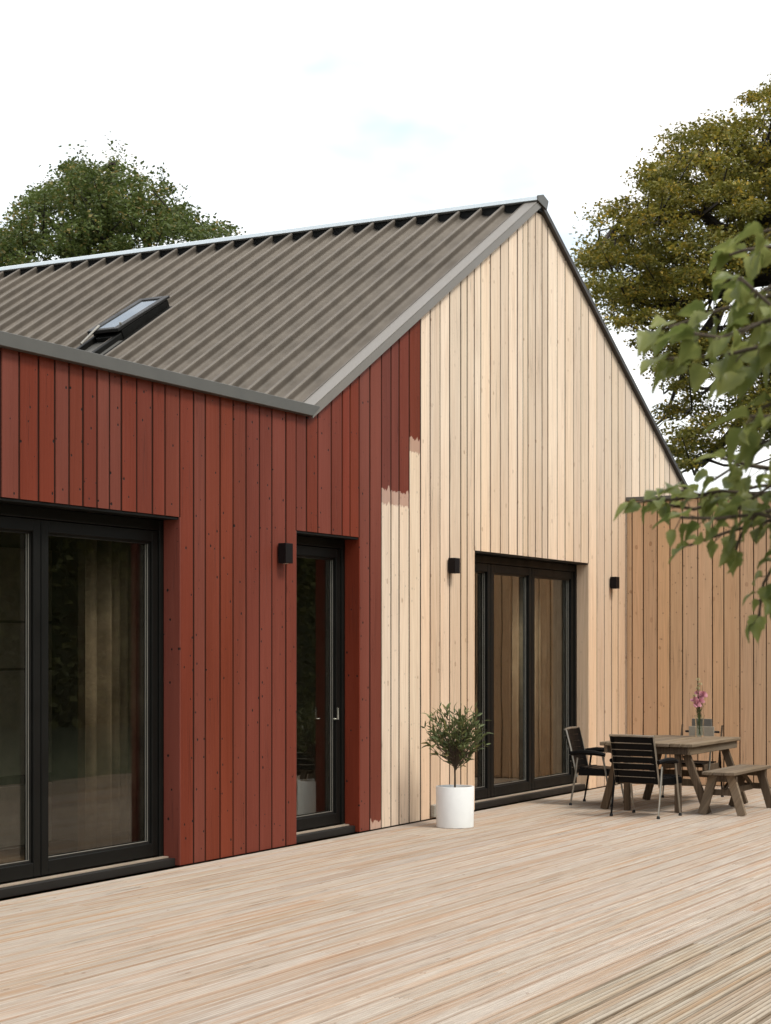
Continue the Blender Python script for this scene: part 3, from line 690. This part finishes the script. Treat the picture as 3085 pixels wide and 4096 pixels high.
# ------------------------------------------------------------------ trees behind the house
def cw(lat, h, z): return Vector((EYE.x, EYE.y, 0)) + FWD * z + RGT * lat + UP * h
def inpoly(x, y, P):
    c = False; j = len(P) - 1
    for i in range(len(P)):
        if (P[i][1] > y) != (P[j][1] > y) and x < (P[j][0]-P[i][0]) * (y-P[i][1]) / (P[j][1]-P[i][1]) + P[i][0]: c = not c
        j = i
    return c
def leaves(points, sx, mt, name, parent, flat=.6, seed=1):
    rr = random.Random(seed); v = []; f = []
    for p in points:
        s_ = sx * rr.uniform(.6, 1.35); d = Vector((rr.gauss(0,1), rr.gauss(0,1), rr.gauss(0, flat))).normalized(); n = Vector((rr.gauss(0,.7), rr.gauss(0,.7), 1))
        y = d.cross(n).normalized(); b = len(v)
        v += [p, p + d*s_*.45 + y*s_*.33, p + d*s_, p + d*s_*.45 - y*s_*.33]; f.append((b, b+1, b+2, b+3))
    me = bpy.data.meshes.new(name); me.from_pydata(v, [], f); me.materials.append(mt)
    return link(bpy.data.objects.new(name, me), parent, kind='stuff')
def tree(name, label, cat, base, poly, zc, zthick, nclump, nleaf, crad, cflat, lsz, mt, limbs, trunkr, seed, gaps=(), extra=(), group=None, thr=-.25):
    rr = random.Random(seed); b = Vector(base); t = empty(name, b, label=label, category=cat, group=group)
    xs = [p[0] for p in poly]; ys = [p[1] for p in poly]; cl = []
    tries = 0
    while len(cl) < nclump and tries < nclump * 60:
        tries += 1
        x = rr.uniform(min(xs), max(xs)); y = rr.uniform(min(ys), max(ys))
        if not inpoly(x, y, poly): continue
        if any(((x-gx)/ga)**2 + ((y-gy)/gb)**2 < 1 for gx, gy, ga, gb in gaps) and rr.random() < .93: continue
        z = zc + rr.gauss(0, zthick * .5)
        if noise.noise(Vector((x*.9, y*1.7, z*.35 + seed))) < thr: continue
        cl.append(cw(x * z / zc, 1.65 + (y - 1.65) * z / zc, z) - b)
    pts = []
    for x, y in extra:
        c = cw(x, y, zc) - b
        pts += [c + Vector((rr.gauss(0,.09), rr.gauss(0,.09), rr.gauss(0,.12))) for _ in range(16)] + [c + Vector((rr.gauss(0,.05), 0, -k * .06)) for k in range(12)]
    for c in cl:
        k = int(nleaf * rr.uniform(.5, 1.3)); r1 = crad * rr.uniform(.6, 1.3)
        for _ in range(k):
            v_ = Vector((rr.gauss(0,1), rr.gauss(0,1), rr.gauss(0,1))).normalized() * (rr.random() ** .45) * r1; v_.z *= cflat; pts.append(c + v_)
    leaves(pts, lsz, mt, 'crown', t, seed=seed)
    m = MB(); mains = []
    for l_ in limbs:
        P = [cw(*q[:3]) - b for q in l_]; r0 = l_[0][3]; n = len(P)
        # soften the polyline
        Q = []
        for i in range(n - 1):
            for k in range(4):
                u = k / 4; Q.append(P[i].lerp(P[i+1], u) + Vector((rr.gauss(0,.04), rr.gauss(0,.04), rr.gauss(0,.05))) * (1 if i + k else 0))
        Q.append(P[-1]); m.tube(Q, [r0 * (1 - .8 * i / len(Q)) for i in range(len(Q))], 7); mains.append(Q)
    allp = [q for Q in mains for q in Q[2:]]
    for c in cl[::2]:
        q = min(allp, key=lambda p: (p - c).length + abs(p.z - c.z) * .5 - .3 * (p.z < c.z))
        if (q - c).length > 5: continue
        mid = q.lerp(c, .5) + Vector((rr.gauss(0,.18), rr.gauss(0,.18), -.12 * (q - c).length + rr.gauss(0,.1)))
        L = (q - c).length; m2 = q.lerp(mid, .5) + Vector((rr.gauss(0,.08), rr.gauss(0,.08), rr.gauss(0,.08)))
        m.tube([q, m2, mid, c], [.012 + .011*L, .010 + .008*L, .010 + .004*L, .006], 4)
    m.build('branches', M_bark, t, sm=True, kind='stuff')
    tp = [(0, 0, -.2), (.05, .03, base_h(mains) * .5 if mains else 2), tuple(mains[0][0])]
    MB().tube(tp, [trunkr*1.35, trunkr, trunkr*.8], 10).build('trunk', M_bark, t, sm=True)
    return t
def base_h(m): return m[0][0].z
def D(x, y, z): return ((x - 833) / 3800 * z, 1.65 + (1400 - y) / 3800 * z)
ZR = 40
PR = [D(x, y, ZR) for x, y in [(1660,195),(1612,200),(1600,228),(1560,255),(1490,280),(1440,312),(1425,345),(1385,372),(1372,432),(1335,436),(1290,448),(1275,485),(1290,520),(1262,575),(1285,605),(1290,650),(1318,690),(1345,725),(1385,745),(1400,800),(1440,800),(1460,850),(1415,880),(1420,930),(1450,965),(1470,1010),(1520,1020),(1570,960),(1640,930),(1720,960),(1900,940),(2050,700),(2050,450),(1950,250),(1800,150),(1700,165)]]
GR = [(*D(x, y, ZR), a*ZR/3800, b*ZR/3800) for x, y, a, b in [(1580,650,70,26),(1545,690,60,24),(1395,790,26,46),(1450,860,28,18),(1590,830,45,22),(1600,985,60,26),(1540,940,30,16),(1520,250,10,10),(1550,330,20,12),(1500,385,22,10),(1340,560,10,8),(1470,520,16,9)]]
tree('broad_old_tree', 'broad spreading tree with olive and yellowing leaves, right of the gable', 'tree', cw(10.6, -.14, ZR), PR, ZR, 4.4, 1350, 190, .52, .32, .085, M_leafR,
     [[(10.6, 4.6, ZR, .34), (*D(1760,700,ZR), ZR), (*D(1700,520,ZR), ZR), (*D(1640,330,ZR), ZR)],
      [(10.6, 4.3, ZR, .22), (*D(1740,780,ZR), ZR), (*D(1640,860,ZR), ZR), (*D(1560,965,ZR), ZR), (*D(1490,1010,ZR), ZR)],
      [(*D(1760,700,ZR), ZR, .20), (*D(1680,600,ZR), ZR), (*D(1590,620,ZR), ZR), (*D(1500,650,ZR), ZR), (*D(1420,700,ZR), ZR)],
      [(*D(1720,600,ZR), ZR, .20), (*D(1620,520,ZR), ZR), (*D(1520,470,ZR), ZR), (*D(1420,460,ZR), ZR), (*D(1330,490,ZR), ZR)],
      [(*D(1690,500,ZR), ZR, .17), (*D(1600,420,ZR), ZR), (*D(1520,350,ZR), ZR), (*D(1460,330,ZR), ZR)],
      [(*D(1600,622,ZR), ZR, .12), (*D(1530,700,ZR), ZR), (*D(1480,800,ZR), ZR), (*D(1440,900,ZR), ZR)],
      [(*D(1740,760,ZR), ZR, .15), (*D(1660,800,ZR), ZR), (*D(1560,790,ZR), ZR), (*D(1480,770,ZR), ZR)]], .42, 11, GR, group=None, thr=-.30)
ZL = 38
PL = [D(x, y, ZL) for x, y in [(-120,520),(-60,500),(0,505),(20,470),(48,455),(55,420),(95,412),(105,385),(140,392),(150,350),(180,362),(205,345),(240,372),(262,340),(285,385),(318,372),(345,410),(368,392),(378,445),(415,458),(425,485),(462,488),(500,505),(480,530),(440,560),(300,620),(100,660),(-100,640)]]
tree('round_leafy_tree', 'round dark green leafy tree rising behind the roof ridge', 'tree', cw(-6.0, -.14, ZL), PL, ZL, 4.0, 520, 135, .40, .55, .082, M_leafL,
     [[(-6.0, 6.5, ZL, .2), (*D(235,520,ZL), ZL), (*D(240,420,ZL), ZL), (*D(250,350,ZL), ZL)], [(-6.0, 6.8, ZL, .13), (*D(150,500,ZL), ZL), (*D(80,450,ZL), ZL)],
      [(-6.0, 7.0, ZL, .13), (*D(320,510,ZL), ZL), (*D(400,480,ZL), ZL)], [(-6.0, 6.6, ZL, .12), (*D(60,560,ZL), ZL), (*D(-40,520,ZL), ZL)]], .28, 23,
     thr=-.18, extra=[D(x, y, ZL) for x, y in [(150,340),(235,335),(262,322),(400,440),(475,492),(355,380),(178,325),(176,340),(258,310),(254,325),(352,372),(354,385),(300,368),(420,462),(460,485),(20,470),(110,378),(135,365)]])

# tall hedge across the garden (seen as the reflection in the glass)
hg = random.Random(5)
pts = [Vector((hg.uniform(-14, 62), -17.5 + hg.gauss(0,.45) - abs(hg.gauss(0,.3)), hg.uniform(-.1, 1) * (10.5 + .9*noise.noise(Vector((hg.random()*0, 0, 0)))))) for _ in range(90000)]
for p in pts: p.y += 1.1 * noise.noise(Vector((p.x*.5, 0, p.z*.6))); p.z *= 1 + .13 * noise.noise(Vector((p.x*.35, 3, 0)))
hedge = empty('tree_belt', (20, -17.5, -.14), label='belt of tall dark green trees across the garden, mirrored in the door glass', category='tree belt')
for p in pts: p -= Vector((20, -17.5, -.14))
leaves(pts, .24, M_hedge, 'foliage', hedge, seed=4)
MB().box(-34, 42, -1.6, -.5, 0, 9.3).build('stem_mass', noisy('hedge_depth', (.05,.06,.022), .95, 0, .3, 2, bump=1), hedge)

# ------------------------------------------------------------------ near branches at the right edge
fr = random.Random(3)
def near_leaf(k):
    L = .074; W = .058; half = [(0,.0),(.06,.30),(.16,.46),(.24,.42),(.30,.50),(.42,.47),(.50,.36),(.58,.37),(.72,.24),(.80,.20),(.92,.07),(1,0)]
    vs = []; fs = []; c1 = .35 + .3*fr.random(); fo = .25 + .3*fr.random(); tw = fr.uniform(-.5,.5)
    for t_, w_ in half:
        x = L*t_; z = -c1*L*t_*t_
        a = tw * t_
        for s_ in (-1, -.5, 0, .5, 1):
            y = W * w_ * s_; zz = z + fo * abs(y) + .12*W*math.sin(5*t_ + s_*2)*abs(s_)
            vs.append((x, y*math.cos(a) - (zz - z)*math.sin(a), z + y*math.sin(a) + (zz - z)*math.cos(a)))
    for i in range(len(half) - 1):
        for j in range(4): b = 5*i + j; fs.append((b, b+5, b+6, b+1))
    me = bpy.data.meshes.new('leaf'); me.from_pydata(vs, [], fs); me.materials.append(M_leafF); smooth(me, 180); return me
NL = [near_leaf(k) for k in range(6)]
nb = cw(1.55, -.14, 3.7); lt = empty('young_leafy_tree', nb, label='soft focus leafy branches of a young tree reaching in from the right edge', category='tree')
def P3(x, y, z): lt_, h_ = D(x, y, z); return cw(lt_, h_, z) - nb
MB().tube([(0,0,-.05), (.02,.01,1.2), (-.01,.02,2.3), (.03,0,3.6)], [.05,.042,.034,.015], 10).build('trunk', M_bark2, lt, sm=True)
TW = [([(1900,720),(1760,600),(1660,640),(1560,668),(1470,700),(1420,715)], 3.5, 1.0), ([(1920,760),(1780,700),(1680,740),(1590,762),(1500,772),(1440,775)], 3.35, 1.0),
      ([(1900,640),(1780,520),(1690,530),(1610,540),(1578,550)], 3.6, .9), ([(1920,860),(1790,800),(1720,850),(1650,880),(1610,930)], 3.4, 1.05),
      ([(1900,700),(1790,640),(1700,690),(1600,600),(1580,600)], 3.3, .95), ([(1930,900),(1800,900),(1700,940),(1640,960)], 3.5, 1.0),
      ([(1960,1110),(1800,1085),(1666,1070),(1560,1060),(1450,1080),(1395,1082),(1375,1086)], 3.8, .75), ([(1950,1100),(1780,1105),(1660,1125),(1570,1150),(1490,1178)], 3.7, .75),
      ([(1930,1000),(1780,1000),(1690,1015),(1600,1000),(1545,1035)], 3.75, .75), ([(1950,1120),(1780,1130),(1690,1190),(1650,1260),(1640,1330)], 3.7, .75),
      ([(1666,1068),(1600,1070),(1500,1100),(1440,1090)], 3.9, .7), ([(1900,1060),(1740,1060),(1680,1040),(1620,1080),(1580,1110)], 3.6, .75), ([(1950,1250),(1760,1200),(1700,1250),(1680,1300)], 3.65, .75),
      ([(1860,1040),(1700,1090),(1620,1120),(1600,1160),(1590,1190)], 3.65, .7)]
TW += [([(1900,600),(1770,480),(1700,490),(1650,500)], 3.45, 1.1), ([(1900,700),(1750,660),(1640,700),(1560,730),(1500,720)], 3.25, 1.1), ([(1900,780),(1760,730),(1660,780),(1600,800)], 3.5, 1.1),
       ([(1930,860),(1790,860),(1690,900),(1620,900)], 3.3, 1.15), ([(1930,900),(1790,930),(1710,980)], 3.5, 1.0), ([(1920,620),(1790,580),(1700,600),(1630,640)], 3.4, 1.1),
       ([(1930,1060),(1780,1040),(1640,1050),(1540,1075),(1480,1060),(1430,1062)], 3.85, .8), ([(1930,1100),(1760,1140),(1640,1110),(1550,1120),(1470,1118)], 3.6, .8), ([(1930,1060),(1790,1030),(1640,1010),(1560,990)], 3.7, .75)]
tm = MB(); cnt = 0
for pl, z, sc_ in TW:
    P = [P3(x, y, z + .03*math.sin(i*2)) for i, (x, y) in enumerate(pl)]
    j0 = Vector((0, 0, max(.8, P[0].z - .25)))
    tm.tube([j0] + P, [.010, .0058] + [.0048 - .0032*i/len(P) for i in range(len(P) - 1)], 6)
    for a, b in zip(P[:-1], P[1:]):
        n = max(1, int((b - a).length / .0155))
        for k in range(n):
            p = a.lerp(b, (k + fr.random()) / n)
            side = 1 if (k % 2) else -1
            d = ((b - a).normalized() * .5 + UP * fr.uniform(-1.0, .45) * 1 + RGT * fr.uniform(-.5,.25) + FWD * side * fr.uniform(.2,.9)).normalized()
            pet = p + d * fr.uniform(.012,.03)
            tm.tube([p, pet], .0011, 4)
            q = d.to_track_quat('X', 'Z') @ Matrix.Rotation(fr.uniform(-1.2, 1.2), 3, 'X').to_quaternion()
            if fr.random() < .12: continue
            s_ = sc_ * fr.uniform(.5, .92)
            o = bpy.data.objects.new('leaf', NL[cnt % 6]); cnt += 1; o.rotation_mode = 'QUATERNION'; o.rotation_quaternion = q; o.location = pet; o.scale = (s_,)*3; link(o, lt)
    o = bpy.data.objects.new('leaf', NL[cnt % 6]); cnt += 1; o.rotation_mode = 'QUATERNION'; o.rotation_quaternion = (P[-1]-P[-2]).to_track_quat('X', 'Z'); o.location = P[-1]; o.scale = (sc_,)*3; link(o, lt)
tm.build('twigs', M_bark2, lt, sm=True, kind='stuff')
print('near leaves', cnt, 'objects', len(SC.objects))
